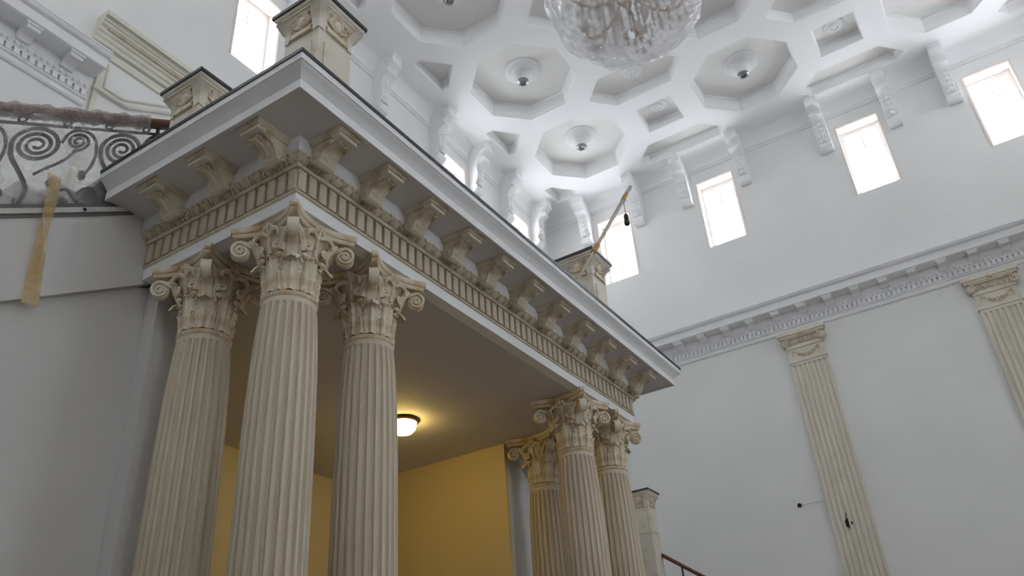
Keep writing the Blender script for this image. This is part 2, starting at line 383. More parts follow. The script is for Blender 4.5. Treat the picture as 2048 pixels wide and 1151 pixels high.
# ------------------------------------------------------------------ scroll consoles under the ceiling
def console_proto():
    r = thing('scroll_console', '', 'bracket')
    W = 0.125
    pr = [(0, 0), (0.36, 0), (0.36, -0.05), (0.345, -0.06), (0.345, -0.17), (0.36, -0.18), (0.36, -0.22), (0.31, -0.25), (0.265, -0.29), (0.245, -0.33), (0.25, -0.36),
          (0.285, -0.38), (0.285, -0.42), (0.24, -0.44), (0.20, -0.47), (0.175, -0.52), (0.165, -0.60), (0.17, -0.70), (0.175, -0.80), (0.165, -0.90), (0.14, -0.98), (0.13, -1.02),
          (0.15, -1.06), (0.155, -1.12), (0.13, -1.18), (0.09, -1.21), (0.05, -1.21), (0.03, -1.19), (0, -1.19)]
    MB().prism(pr, lambda p, q, t: (t, -p*1.42, q), -W, W).build('console_body', M['plaster'], r, angle=30)
    for sgn in (-1, 1):   # side scrolls
        MB().tube(spiral((sgn*(W+0.002), -0.13, -1.12), (0, 1, 0), (0, 0, 1), 0.055, 0.012, 0, 1.6, 24), 0.010, 6).build('scroll', M['plaster'], r)
        MB().tube(spiral((sgn*(W+0.002), -0.32, -0.12), (0, 1, 0), (0, 0, 1), 0.085, 0.015, pi, 1.6, 24), 0.012, 6).build('scroll', M['plaster'], r)
    lf = MB()   # acanthus leaf down the front
    for k in range(5):
        zz = -0.48-0.125*k; d = 0.255-0.004*k; wl = 0.10-0.006*k
        lf.ico((0, -d, zz), 0.05, (1.0, 0.55, 1.3)); lf.ico((wl*0.75, -d+0.005, zz-0.03), 0.04, (0.8, 0.5, 1.2)); lf.ico((-wl*0.75, -d+0.005, zz-0.03), 0.04, (0.8, 0.5, 1.2))
    lf.build('acanthus_leaf', M['plaster'], r)
    return r
cp = console_proto(); first = True
wname_r = ['rear window of the right wall', 'second window of the right wall', 'third window of the right wall', 'foremost window of the right wall']
def put_console(loc, rz, lab):
    global first
    o = cp if first else copy_tree(cp); first = False
    o.location = loc; o.rotation_euler = (0, 0, rz); o['label'] = lab; o['group'] = 'white scroll consoles under the ceiling'
for i, y in enumerate(win_y):
    for s, nm in ((0.67, 'left'), (-0.67, 'right')):
        if y+s < -6.2: continue
        put_console((XR, y+s, ZC), -pi/2, 'white plaster scroll console %s of the %s' % (nm, wname_r[i]))
for x, nm in ((2.33, 'window behind the near pedestal'), (7.58, 'left-hand sliver window on the back wall'), (10.16, 'sliver window nearest the hall corner')):
    for s, sd in ((-0.67, 'left'), (0.67, 'right')):
        if x+s < 2.5: continue
        put_console((x+s, YB, ZC), 0, 'white plaster scroll console %s of the %s' % (sd, nm))

put_console((5.15, YB, ZC), 0, 'white plaster scroll console alone on the back wall, nearest the near pedestal')

# ------------------------------------------------------------------ wall cornices (trim) with modillions and dentils
CPROF = [(0, 4.675), (0.415, 4.66), (0.415, 4.632), (0.405, 4.628)] + [(0.352+0.053*cos(t*pi/12), 4.582+0.046*(1-sin(t*pi/12))) for t in range(1, 7)] + [(0.346, 4.58), (0.346, 4.44), (0.325, 4.43), (0.10, 4.43), (0.10, 4.31), (0.095, 4.305), (0.085, 4.27), (0.065, 4.235), (0.065, 4.225), (0.03, 4.225),
         (0.03, 4.135), (0.07, 4.135), (0.07, 4.115), (0.045, 4.10), (0.04, 4.05), (0.025, 4.03), (0, 4.03)]
def wall_cornice(name, u0, u1, f, det0, det1, end_cap=False):
    """f(d, u, z) maps profile distance, run, height to 3-D"""
    mb = MB(); mb.prism(CPROF, lambda p, q, t: f(p, t, q), u0, u1)
    o = struct(mb.build(name, M['plaster'], angle=25))
    # modillions
    md = [(0.10, 4.31), (0.13, 4.30), (0.155, 4.32), (0.17, 4.355), (0.20, 4.375), (0.26, 4.375), (0.28, 4.36), (0.30, 4.36), (0.31, 4.375), (0.31, 4.43), (0.10, 4.43)]
    k = 0; u = u1-0.33
    while u > u0+0.1:
        mm = MB(); mm.prism(md, lambda p, q, t: f(p, t, q), u-0.075, u+0.075)
        b_ = mm.build('modillion', M['plaster'], o)
        mp = MB(); mp.prism([(0.10, 4.405), (0.325, 4.405), (0.325, 4.428), (0.10, 4.428)], lambda p, q, t: f(p, t, q), u-0.09, u+0.09); mp.build('top_plate', M['plaster'], b_)
        u -= 0.505
    # dentils: one by one where they can be told apart, the rest together
    me = None; st = MB(); n = 0
    u = u1-0.05
    while u > u0+0.05:
        d = MB(); d.prism([(0.035, 4.14), (0.075, 4.14), (0.075, 4.222), (0.035, 4.222)], lambda p, q, t: f(p, t, q), u-0.03, u+0.03)
        if det0 <= u <= det1: d.build('dentil', M['plaster'], o, smooth=False)
        else: st.add(d.v, d.f); n += 1
        u -= 0.088
    if n: tag(st.build('dentils', M['plaster'], o, smooth=False), kind='stuff')
    lf = MB(); u = u1-0.06   # leaf ornament over the dentils
    while u > u0+0.06:
        c = f(0.088, u, 4.272); lf.ico(c, 0.026, (0.9, 0.9, 1.2), 1); u -= 0.075
    tag(lf.build('leaf_ornament', M['plaster'], o), kind='stuff')
    return o
wall_cornice('trim_2', YF, YB, lambda d, u, z: (XR-d, u, z), -5.6, 1.2)
wall_cornice('trim_3', XL, 0.06, lambda d, u, z: (u, YB-d, z), -1.9, 0.1)
wall_cornice('trim_4', 5.2, XR-0.4, lambda d, u, z: (u, YB-d, z), 99, 99)

# ------------------------------------------------------------------ door on the upper landing (behind the left pedestals)
door = struct(link('door_1', None, None, (0, 0, 0)))
DX0, DX1 = -0.03, 1.80
hp = [(0, 5.44), (0.24, 5.43), (0.24, 5.35), (0.225, 5.395), (0.215, 5.36), (0.19, 5.34), (0.185, 5.31), (0.165, 5.305), (0.16, 5.27), (0.12, 5.25), (0.115, 5.20), (0.085, 5.185), (0.08, 5.14), (0.055, 5.12), (0.05, 5.07), (0, 5.07)]
MB().prism(hp, lambda p, q, t: (t, YB-p, q), DX0, DX1).build('hood', M['cream_trim'], door, angle=20)
MB().prism([(0.145, 5.265), (0.155, 5.25), (0.145, 5.235), (0.11, 5.235), (0.11, 5.265)], lambda p, q, t: (t, YB-p, q), DX0+0.1, DX1-0.1).build('bead_moulding', M['patina_soft'], door)
fr = MB(); fr.box(0.12, 0.18, YB-0.05, YB, ZT, 4.98); fr.box(1.62, 1.68, YB-0.05, YB, ZT, 4.98); fr.box(0.18, 1.62, YB-0.05, YB, 4.90, 4.98)
fr.build('door_frame', M['cream_trim'], door, smooth=False)
MB().box(0.18, 1.62, YB-0.02, YB, ZT, 4.90).build('door_panel', M['wall'], door, smooth=False)
def on_wall(pts, d): return [(x, YB-d, z) for x, z in pts]
MB().tube(on_wall([(0.24, 4.84), (0.24, 4.46), (0.50, 4.46), (1.14, 4.82), (1.55, 4.84)], 0.03), 0.017, 6).build('panel_moulding', M['cream_trim'], door)
MB().tube(on_wall([(0.10, 4.36), (0.55, 4.36), (1.25, 4.76)], 0.06), 0.022, 6).build('panel_moulding', M['cream_trim'], door)

# ------------------------------------------------------------------ portico: passage, ceiling, landing, piers
def sbox(name, m, *a): return struct(MB().box(*a).build(name, m, smooth=False))
P0, P1 = 0.24, 4.86
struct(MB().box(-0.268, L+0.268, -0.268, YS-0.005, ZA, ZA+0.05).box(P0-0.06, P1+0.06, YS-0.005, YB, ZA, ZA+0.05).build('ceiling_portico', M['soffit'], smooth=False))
sbox('floor_landing', M['floor'], -0.75, L+0.75, -0.75, YB, ZT-0.06, ZT-0.02)
sbox('wall_passage_back', M['cream_paint'], P0, P1, YB-0.02, YB, FLOOR, ZA)
sbox('wall_passage_left', M['cream_paint'], P0-0.06, P0, 1.30, YB-0.02, FLOOR, ZA)
sbox('wall_passage_right', M['cream_paint'], P1, P1+0.06, 1.30, YB-0.02, FLOOR, ZA)
def under_stair(name, x0, x1):
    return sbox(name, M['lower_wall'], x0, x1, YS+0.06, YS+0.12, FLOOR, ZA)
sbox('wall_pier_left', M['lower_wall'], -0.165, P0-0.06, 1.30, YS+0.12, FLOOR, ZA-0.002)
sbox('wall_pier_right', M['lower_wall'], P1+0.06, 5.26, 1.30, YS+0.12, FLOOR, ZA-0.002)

# ------------------------------------------------------------------ entablature
ent = thing('portico_entablature', 'long white and cream entablature resting on the portico columns, with brackets and dentils', 'entablature', (0, 0, 0))
YE = YS-0.002
def uloft(prof, name, m, parent, angle=25, ye=YE):
    mb = MB(); cs = []
    for p, z in prof: cs += [(-p, ye, z), (-p, -p, z), (L+p, -p, z), (L+p, ye, z)]
    mb.add(cs, [(k*4+i, k*4+i+1, (k+1)*4+i+1, (k+1)*4+i) for k in range(len(prof)-1) for i in range(3)])
    return mb.build(name, m, parent, angle=angle)
uloft([(0.16, ZA-0.001), (0.272, ZA-0.001), (0.272, 0.715)], 'architrave', M['plaster'], ent)
uloft([(0.272, 0.715), (0.280, 0.717), (0.288, 0.722), (0.288, 0.734), (0.246, 0.738)], 'lower_fillet', M['patina_soft'], ent)
dband = uloft([(0.246, 0.734), (0.246, 0.934)], 'dentil_band', M['patina_soft'], ent)
uloft([(0.246, 0.934), (0.298, 0.934), (0.304, 0.944), (0.304, 0.958), (0.295, 0.962)], 'upper_fillet', M['patina_soft'], ent)
lband = uloft([(0.295, 0.962), (0.303, 0.980), (0.318, 0.998), (0.332, 1.012), (0.345, 1.02), (0.348, 1.026)], 'leaf_band', M['patina_soft'], ent)
uloft([(0.348, 1.026), (0.352, 1.026), (0.352, 1.15)], 'frieze_strip', M['plaster'], ent)
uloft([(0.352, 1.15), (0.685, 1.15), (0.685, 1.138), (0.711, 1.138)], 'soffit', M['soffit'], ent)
uloft([(0.711, 1.138), (0.711, 1.214), (0.702, 1.217), (0.702, 1.222), (0.718, 1.240), (0.736, 1.262), (0.756, 1.280), (0.774, 1.292), (0.778, 1.296), (0.778, 1.300), (0.789, 1.302), (0.789, 1.357)], 'corona', M['plaster'], ent)
uloft([(0.70, 1.357), (0.797, 1.357), (0.797, ZT), (0.40, ZT)], 'granite_edge', M['granite'], ent, angle=20)
# dentils and leaf ornaments, one by one
dm = MB().box(-0.036, 0.036, -0.042, 0.0, 0.752, 0.925).mesh('dentil', M['patina_soft'], False)
def leaf_relief():
    mb = MB()
    def f(u, v):
        x = (u-0.5)*0.088*(0.35+0.65*sin(pi*min(1, 0.15+v*0.9))); z = 0.964+0.060*(1-v)
        out = 0.048*(z-0.962)/0.062 + 0.020*math.sqrt(max(0, 1-(2*u-1)**2))*(0.4+0.6*sin(pi*v)) - (0.010 if 0.42 < u < 0.58 else 0)
        return (x, -out-0.002, z)
    mb.grid(f, 8, 6)
    mb.tube([(-0.048, -0.014, 0.968), (-0.044, -0.034, 0.988), (-0.030, -0.055, 1.010), (0, -0.064, 1.020), (0.030, -0.055, 1.010), (0.044, -0.034, 0.988), (0.048, -0.014, 0.968)], 0.009, 6)
    return mb.mesh('leaf_ornament', M['patina_soft'])
lm = leaf_relief()
def run(n_total, start, stop, fn):
    for i in range(n_total): fn(start+(stop-start)*(i+0.5)/n_total)
run(54, -0.285, L+0.285, lambda x: link('dentil', dm, dband, (x, -0.246, 0), 0))
run(16, -0.285, YE, lambda y: link('dentil', dm, dband, (-0.246, y, 0), -pi/2))
run(16, -0.285, YE, lambda y: link('dentil', dm, dband, (L+0.246, y, 0), pi/2))
run(50, -0.30, L+0.30, lambda x: link('leaf_ornament', lm, lband, (x, -0.295, 0), 0))
run(15, -0.30, YE, lambda y: link('leaf_ornament', lm, lband, (-0.295, y, 0), -pi/2))
run(15, -0.30, YE, lambda y: link('leaf_ornament', lm, lband, (L+0.295, y, 0), pi/2))
# modillions: local y = outward (negative), z absolute
def modillion_meshes():
    W = 0.078
    S = [(0, 0.968), (0.02, 0.950), (0.05, 0.943), (0.08, 0.952), (0.097, 0.974), (0.106, 1.000), (0.122, 1.030), (0.15, 1.056), (0.19, 1.070), (0.225, 1.077), (0.255, 1.084), (0.255, 1.112), (0, 1.112)]
    body = MB().prism(S, lambda p, q, t: (t, -p, q), -W, W).mesh('modillion', M['patina_soft'], True, 28)
    pl = MB(); pl.box(-0.094, 0.094, -0.285, 0, 1.106, 1.119); pl.box(-0.104, 0.104, -0.300, 0, 1.119, 1.134); pl.box(-0.115, 0.115, -0.315, 0, 1.134, 1.15)
    plate = pl.mesh('top_plate', M['patina_soft'], False)
    lip = MB().prism([(0.215, 1.082), (0.25, 1.080), (0.292, 1.079), (0.292, 1.106), (0.215, 1.106)], lambda p, q, t: (t, -p, q), -0.092, 0.092).mesh('lip', M['postst'], False)
    lf = MB()
    def f(u, v):
        path = [(0.106, 0.975), (0.122, 1.010), (0.15, 1.038), (0.185, 1.052), (0.215, 1.058), (0.238, 1.054), (0.254, 1.042), (0.262, 1.028)]
        t = v*(len(path)-1); k = min(int(t), len(path)-2); fr_ = t-k
        p = path[k][0]*(1-fr_)+path[k+1][0]*fr_; q = path[k][1]*(1-fr_)+path[k+1][1]*fr_
        wd = 0.074*(1-0.30*v)*(1+0.14*sin(v*24)); c = 1-(2*u-1)**2
        return ((u-0.5)*2*wd, -p, q+0.018*(1-c)-0.007*cos((2*u-1)*12))
    lf.grid(f, 10, 18)
    leaf = lf.mesh('acanthus_leaf', M['patina_soft'])
    def side(sd):
        x = sd*(W+0.001)
        return [('back_scroll', MB().tube(spiral((x, -0.048, 1.000), (0, -1, 0), (0, 0, 1), 0.046, 0.010, -pi/2, -1.8, 28), 0.010, 6).mesh('back_scroll', M['patina_soft'])),
                ('front_scroll', MB().tube(spiral((x, -0.185, 1.076), (0, -1, 0), (0, 0, 1), 0.028, 0.008, pi/2, 1.4, 20), 0.008, 6).mesh('front_scroll', M['patina_soft'])),
                ('bud', MB().ico((x, -0.118, 1.045), 0.02, (0.5, 1, 1)).mesh('bud', M['patina_soft']))]
    return body, [('top_plate', plate), ('lip', lip), ('acanthus_leaf', leaf)]+side(1)+side(-1)
mbody, mparts = modillion_meshes()
def put_mod(loc, rz):
    o = link('modillion', mbody, ent, loc, rz)
    for n, me in mparts: link(n, me, o)
for k in range(11): put_mod((L/2+0.54*(k-5), -0.352, 0), 0)
for y in (-0.15, 0.40, 0.95):
    put_mod((-0.352, y, 0), -pi/2); put_mod((L+0.352, y, 0), pi/2)

# ------------------------------------------------------------------ columns
def column_proto():
    r = thing('fluted_column', '', 'column', (0, 0, FLOOR), group='cream fluted columns of the portico')
    h = -FLOOR
    NF, PP = 24, 6
    def rad(z): return 0.190+0.046*(1-math.exp(z/0.42))
    zs = [-4.18, -4.14, -4.10, -3.6, -3.0, -2.4, -1.9, -1.5, -1.1, -0.8, -0.55, -0.38, -0.24, -0.15, -0.10, -0.080, -0.070, -0.060, -0.02]
    mb = MB(); n = NF*PP; vs = []
    for z in zs:
        R = rad(z); d = 1.0 if -4.10 <= z <= -0.099 else (0.75 if -4.14 <= z <= -0.08 else (0.4 if z in (-0.070,) else 0.0))
        for i in range(n):
            k = i % PP; ph = (k-1)/(PP-2)      # k=0 fillet, k=1..5 groove
            g = 0.0 if k == 0 else math.sqrt(max(0, 1-(2*ph-1)**2)) if 0 <= ph <= 1 else 0.0
            a = 2*pi*i/n; rr = R-0.026*R/0.23*g*d; vs.append((rr*cos(a), rr*sin(a), z+h))
    mb.add(vs, [(j*n+i, j*n+(i+1) % n, (j+1)*n+(i+1) % n, (j+1)*n+i) for j in range(len(zs)-1) for i in range(n)])
    mb.build('shaft', M['stone'], r, angle=28)
    MB().lathe([(0.0, 0.10+0), (0.33, 0.10), (0.345, 0.13), (0.33, 0.165), (0.29, 0.175), (0.275, 0.205), (0.29, 0.235), (0.305, 0.255), (0.295, 0.285), (0.262, 0.295), (0.255, 0.32), (0.235, 0.36)], 40).build('base', M['stone'], r)
    MB().box(-0.35, 0.35, -0.35, 0.35, 0, 0.10).build('plinth', M['stone'], r, smooth=False)
    MB().lathe([(0.187, h-0.022), (0.192, h-0.018), (0.200, h-0.006), (0.202, h+0.006), (0.197, h+0.016), (0.190, h+0.021)], 48).build('astragal', M['patina'], r)
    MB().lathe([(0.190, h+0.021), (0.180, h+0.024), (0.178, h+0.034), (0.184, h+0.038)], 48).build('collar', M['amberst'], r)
    # capital: bell with leaves, volutes, helices, abacus, fleurons
    bell = MB().lathe([(0.178, h+0.02), (0.178, h+0.10), (0.184, h+0.20), (0.196, h+0.30), (0.218, h+0.40), (0.240, h+0.47), (0.248, h+0.515), (0.235, h+0.528), (0.0, h+0.53)], 40).build('capital', M['patina'], r)
    def leaf(height, width, curl, drop):
        mb = MB()
        def prof(v):   # out, z along the leaf spine
            if v < 0.78:
                t = v/0.78; return 0.188+0.022*t*t, h+0.034+height*t
            t = (v-0.78)/0.22; a = t*pi*0.95
            return 0.210+curl*(1-cos(a)), h+0.034+height+curl*0.9*sin(a)-drop*t
        def f(u, v):
            s = 2*u-1; o, z = prof(v)
            wd = width*(0.75+0.35*sin(pi*min(v*1.05, 1)))*(1-0.42*max(0, (v-0.72)/0.28)**2.2)*(1+0.06*abs(sin(v*pi*6.0)))
            rib = 0.009*math.exp(-(s*6)**2)+0.006*cos(s*pi*3.0)*abs(sin(v*pi*6.0)) - 0.012*s*s
            a = s*wd/0.2; rr = o+rib
            return (rr*cos(a), rr*sin(a), z-0.012*s*s)
        mb.grid(f, 14, 40)
        # small drilled lobes along the edges
        for sd in (-1, 1):
            for k in range(6):
                v = 0.10+0.115*k; x, y, z = f(0.5+0.40*sd, v); mb.ico((x*1.005, y*1.005, z), 0.011, (0.6, 0.8, 1.4))
        return mb
    big = leaf(0.245, 0.074, 0.036, 0.035).mesh('acanthus_leaf', M['patina']); mid = leaf(0.265, 0.066, 0.008, 0.0).mesh('acanthus_leaf', M['patina']); small = leaf(0.125, 0.030, 0.004, 0.0).mesh('acanthus_leaf', M['patina'])
    for k in range(8):
        link('acanthus_leaf', mid if k % 2 == 0 else big, bell, (0, 0, 0), k*pi/4)
        link('acanthus_leaf', small, bell, (0, 0, 0), k*pi/4+pi/8)
    # corner volute in the x-z plane (rotated to the four diagonals)
    def volute():
        mb = MB(); W = (0, 0.078, 0)
        c = (0.368, 0, h+0.418); sp_ = spiral(c, (1, 0, 0), (0, 0, 1), 0.078, 0.014, pi*0.62, -2.1, 56)
        stalk = [(0.192, 0, h+0.26), (0.208, 0, h+0.34), (0.236, 0, h+0.40), (0.276, 0, h+0.455)]
        pts = stalk + [tuple(p) for p in sp_][2:]
        th = [0.030, 0.034, 0.036, 0.026]+[0.0105-0.005*i/len(sp_) for i in range(len(sp_)-2)]
        mb.band(pts, W, th)
        disc = [(c[0]+0.066*cos(a), c[2]+0.066*sin(a)) for a in [2*pi*i/22 for i in range(22)]]
        mb.prism(disc, lambda p, q, t: (p, t, q), -0.020, 0.020)
        for sd in (-1, 1): mb.ico((c[0], sd*0.03, c[2]), 0.018, (1, 0.6, 1))
        return mb.mesh('volute', M['patina'])
    vm = volute()
    for k in range(4): link('volute', vm, bell, (0, 0, 0), pi/4+k*pi/2)
    # helices (small scrolls) either side of each face, with a leafy stalk
    def helix(sd):
        mb = MB(); R0 = 0.225
        def P(s, z, o=0.0):
            a = s/0.22; return ((R0+o)*cos(a), (R0+o)*sin(a), h+z)
        pts = [P(sd*0.095, 0.25, -0.025), P(sd*0.115, 0.29, -0.012), P(sd*0.125, 0.335, 0.006)]
        c = (0.078, 0.365)
        for i in range(30):
            t = i/29; a = pi*0.05+2*pi*1.6*t; rr = 0.046*(0.2)**t; pts.append(P(sd*(c[0]+rr*cos(a)), c[1]+rr*sin(a), 0.020+0.012*t))
        mb.tube(pts, [0.015-0.007*i/len(pts) for i in range(len(pts))], 7)
        # leafy tongue swinging to the corner
        q = [P(sd*0.10, 0.33, 0.0), P(sd*0.115, 0.40, 0.02), P(sd*0.135, 0.455, 0.05), P(sd*0.155, 0.50, 0.085)]
        mb.tube(q, [0.030, 0.030, 0.026, 0.014], 7)
        mb.ico(P(sd*0.085, 0.30, 0.0), 0.030, (0.7, 1.0, 0.8)); mb.ico(P(sd*0.125, 0.345, 0.0), 0.022, (0.8, 1, 1.3))
        return mb.mesh('helix', M['patina'])
    hm = [helix(1), helix(-1)]
    for k in range(4):
        for m_ in hm: link('helix', m_, bell, (0, 0, 0), k*pi/2)
    # abacus with concave sides and cut corners
    def abac(e):
        c = 0.336+e; o = []
        for k in range(4):
            a = k*pi/2; ca, sa = cos(a), sin(a)
            for i in range(13):
                t = -1+2*i/12; y = t*(c-0.030); x = c-0.098*(1-t*t)
                o.append((x*ca-y*sa, x*sa+y*ca))
        return o
    ab = MB(); rings = [(-0.026, 0.528), (-0.016, 0.536), (-0.010, 0.550), (-0.018, 0.562), (-0.006, 0.570), (0.0, 0.578), (0.0, 0.612)]
    n_ = len(abac(0)); ab.add([(x, y, h+z) for e, z in rings for x, y in abac(e)], [(j*n_+i, j*n_+(i+1) % n_, (j+1)*n_+(i+1) % n_, (j+1)*n_+i) for j in range(len(rings)-1) for i in range(n_)]+[tuple(range(n_-1, -1, -1)), tuple((len(rings)-1)*n_+i for i in range(n_))])
    ab.build('abacus', M['patina'], bell, angle=30)
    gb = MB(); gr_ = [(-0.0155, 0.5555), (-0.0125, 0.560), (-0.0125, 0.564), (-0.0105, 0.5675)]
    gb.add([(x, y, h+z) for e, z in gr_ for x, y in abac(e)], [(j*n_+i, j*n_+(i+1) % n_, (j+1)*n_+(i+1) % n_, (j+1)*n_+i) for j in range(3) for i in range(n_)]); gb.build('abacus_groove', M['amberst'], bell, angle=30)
    fl = MB()
    for y_, z_, l_ in ((0, 0.545, 1.5), (-0.028, 0.535, 1.2), (0.028, 0.535, 1.2), (-0.05, 0.515, 0.9), (0.05, 0.515, 0.9)): fl.ico((0.262-abs(y_)*0.15, y_, h+z_), 0.024, (0.8, 0.75, l_))
    for sd in (-1, 1):   # foliage sprays under the flower
        fl.tube([(0.245, sd*0.01, h+0.47), (0.255, sd*0.05, h+0.495), (0.265, sd*0.09, h+0.490), (0.270, sd*0.125, h+0.460), (0.265, sd*0.12, h+0.425)], [0.014, 0.020, 0.020, 0.016, 0.008], 6)
    fl.tube([(0.212, 0, h+0.33), (0.228, 0, h+0.42), (0.252, 0, h+0.52)], [0.012, 0.014, 0.018], 6)
    fm = fl.mesh('fleuron', M['patina'])
    for k in range(4): link('fleuron', fm, bell, (0, 0, 0), k*pi/2)
    return r
cproto = column_proto(); first = True
for (x, y), lab in (((0, 0), 'cream fluted column at the near corner of the portico, largest in view'),
                    ((A, 0), 'cream fluted column right of the near corner column, in front of the passage'),
                    ((0, B), 'cream fluted column left of the near corner column, beside the white stair wall'),
                    ((L-A, 0), 'cream fluted column of the far group that shows its whole front, next to the corner'),
                    ((L, 0), 'cream fluted column at the far right corner of the portico'),
                    ((L, B), 'cream fluted column lit yellow, at the back of the far group')):
    o = cproto if first else copy_tree(cproto); first = False
    o.location = (x, y, FLOOR); o['label'] = lab

# ------------------------------------------------------------------ pedestals on the landing and the stair newel
def pedestal_proto():
    r = thing('balustrade_pedestal', '', 'pedestal')
    HT = 0.913; a = 0.175       # local z = 0 at the slab, cap top at HT
    sh = MB(); sh.box(-a, a, -a, a, 0.08, HT-0.36); pn0 = MB().box(-a-0.02, a+0.02, -a-0.02, a+0.02, 0, 0.08)
    sh.build('post', M['postst'], r, smooth=False); pn0.build('plinth', M['postst'], r, smooth=False)
    pn = MB()
    for k in range(4):
        q = MB().box(-a+0.06, a-0.06, -a-0.012, -a+0.002, 0.14, HT-0.42); q.tf(Matrix.Rotation(k*pi/2, 4, 'Z')); q.build('face_panel', M['postst'], r, smooth=False)
    def sq(prof, name, m):
        mb = MB()
        for e, z in prof: mb.v += [(-e, -e, z), (e, -e, z), (e, e, z), (-e, e, z)]
        mb.f = [(k*4+i, k*4+(i+1) % 4, (k+1)*4+(i+1) % 4, (k+1)*4+i) for k in range(len(prof)-1) for i in range(4)]+[(3, 2, 1, 0), tuple((len(prof)-1)*4+i for i in range(4))]
        return mb.build(name, m, r, angle=25)
    cap = sq([(a, HT-0.36), (a, HT-0.20), (a+0.015, HT-0.13), (a+0.045, HT-0.09)], 'capital', M['postst'])
    sq([(a+0.035, HT-0.095), (a+0.055, HT-0.085), (a+0.055, HT-0.07), (a+0.068, HT-0.06), (a+0.075, HT-0.045), (a+0.075, HT-0.033)], 'abacus', M['postst'])
    sq([(0.262, HT-0.034), (0.262, HT)], 'granite_cap', M['granite'])
    # corner leaf: a broad tongue curling out beneath the abacus corner
    cl = MB()
    def f(u, v):
        s = 2*u-1; z = HT-0.30+0.205*v; o = a*1.414+0.006+0.05*max(0, v-0.35)**2/0.42*1.7; wd = 0.075*(0.55+0.45*v)
        back = abs(s)*wd*0.98
        return (o-back*0.72, s*wd*0.98, z-0.02*s*s)
    cl.grid(f, 10, 12); cm_ = cl.mesh('corner_leaf', M['postst'])
    fo = MB()
    fo.ico((0, -a-0.012, HT-0.17), 0.07, (0.62, 0.40, 0.95), 2)
    fo.tube([(-0.09, -a-0.02, HT-0.12), (-0.055, -a-0.022, HT-0.085+0.0), (0, -a-0.03, HT-0.095), (0.055, -a-0.022, HT-0.085), (0.09, -a-0.02, HT-0.12)], 0.019, 6)
    for sd in (-1, 1):
        fo.tube(spiral((sd*0.085, -a-0.012, HT-0.135), (sd, 0, 0), (0, 0, 1), 0.034, 0.008, 0, 1.3, 18), 0.012, 6)
        fo.tube([(sd*0.02, -a-0.010, HT-0.225), (sd*0.06, -a-0.016, HT-0.20), (sd*0.10, -a-0.010, HT-0.17)], [0.012, 0.019, 0.010], 6)
        fo.tube([(sd*0.112, -a-0.012, HT-0.105), (sd*0.125, -a-0.006, HT-0.18), (sd*0.118, -a-0.004, HT-0.25)], [0.008, 0.010, 0.005], 6)
    fm_ = fo.mesh('face_ornament', M['patina'])
    br = MB(); br.box(-0.105, 0.105, -a-0.016, -a+0.002, HT-0.262, HT-0.245); br.box(-0.105, 0.105, -a-0.022, -a+0.002, HT-0.300, HT-0.272)
    bm_ = br.mesh('bar_moulding', M['patina'], False)
    for k in range(4):
        link('corner_leaf', cm_, cap, (0, 0, 0), pi/4+k*pi/2); link('face_ornament', fm_, cap, (0, 0, 0), k*pi/2); link('bar_moulding', bm_, cap, (0, 0, 0), k*pi/2)
    return r
pp = pedestal_proto(); first = True
for (x, y, z), lab in (((-0.31, -0.43, ZT), 'cream pedestal with dark cap on the near corner of the portico'),
                       ((-0.29, 0.94, ZT), 'cream pedestal with dark cap where the left handrail ends'),
                       ((4.19, -0.40, ZT), 'cream pedestal with dark cap and a pole leaning on it, in front of a window'),
                       ((8.80, 1.20, 0.80-0.913), 'small cream newel pedestal with dark cap, right of the far columns')):
    o = pp if first else copy_tree(pp); first = False
    o.location = (x, y, z); o['label'] = lab; o['group'] = 'cream pedestals with dark granite caps'
    last = o
# the far newel is taller: its post goes down to the half landing
for c_ in list(last.children):
    if c_.name.startswith('plinth'): bpy.data.objects.remove(c_)
last.scale = (0.86, 0.86, 0.86); last.location = (8.76, 1.18, 0.80-0.913*0.86)
ext = MB().box(-0.175, 0.175, -0.175, 0.175, -1.35, 0.08); ext.build('post_foot', M['postst'], last, smooth=False)

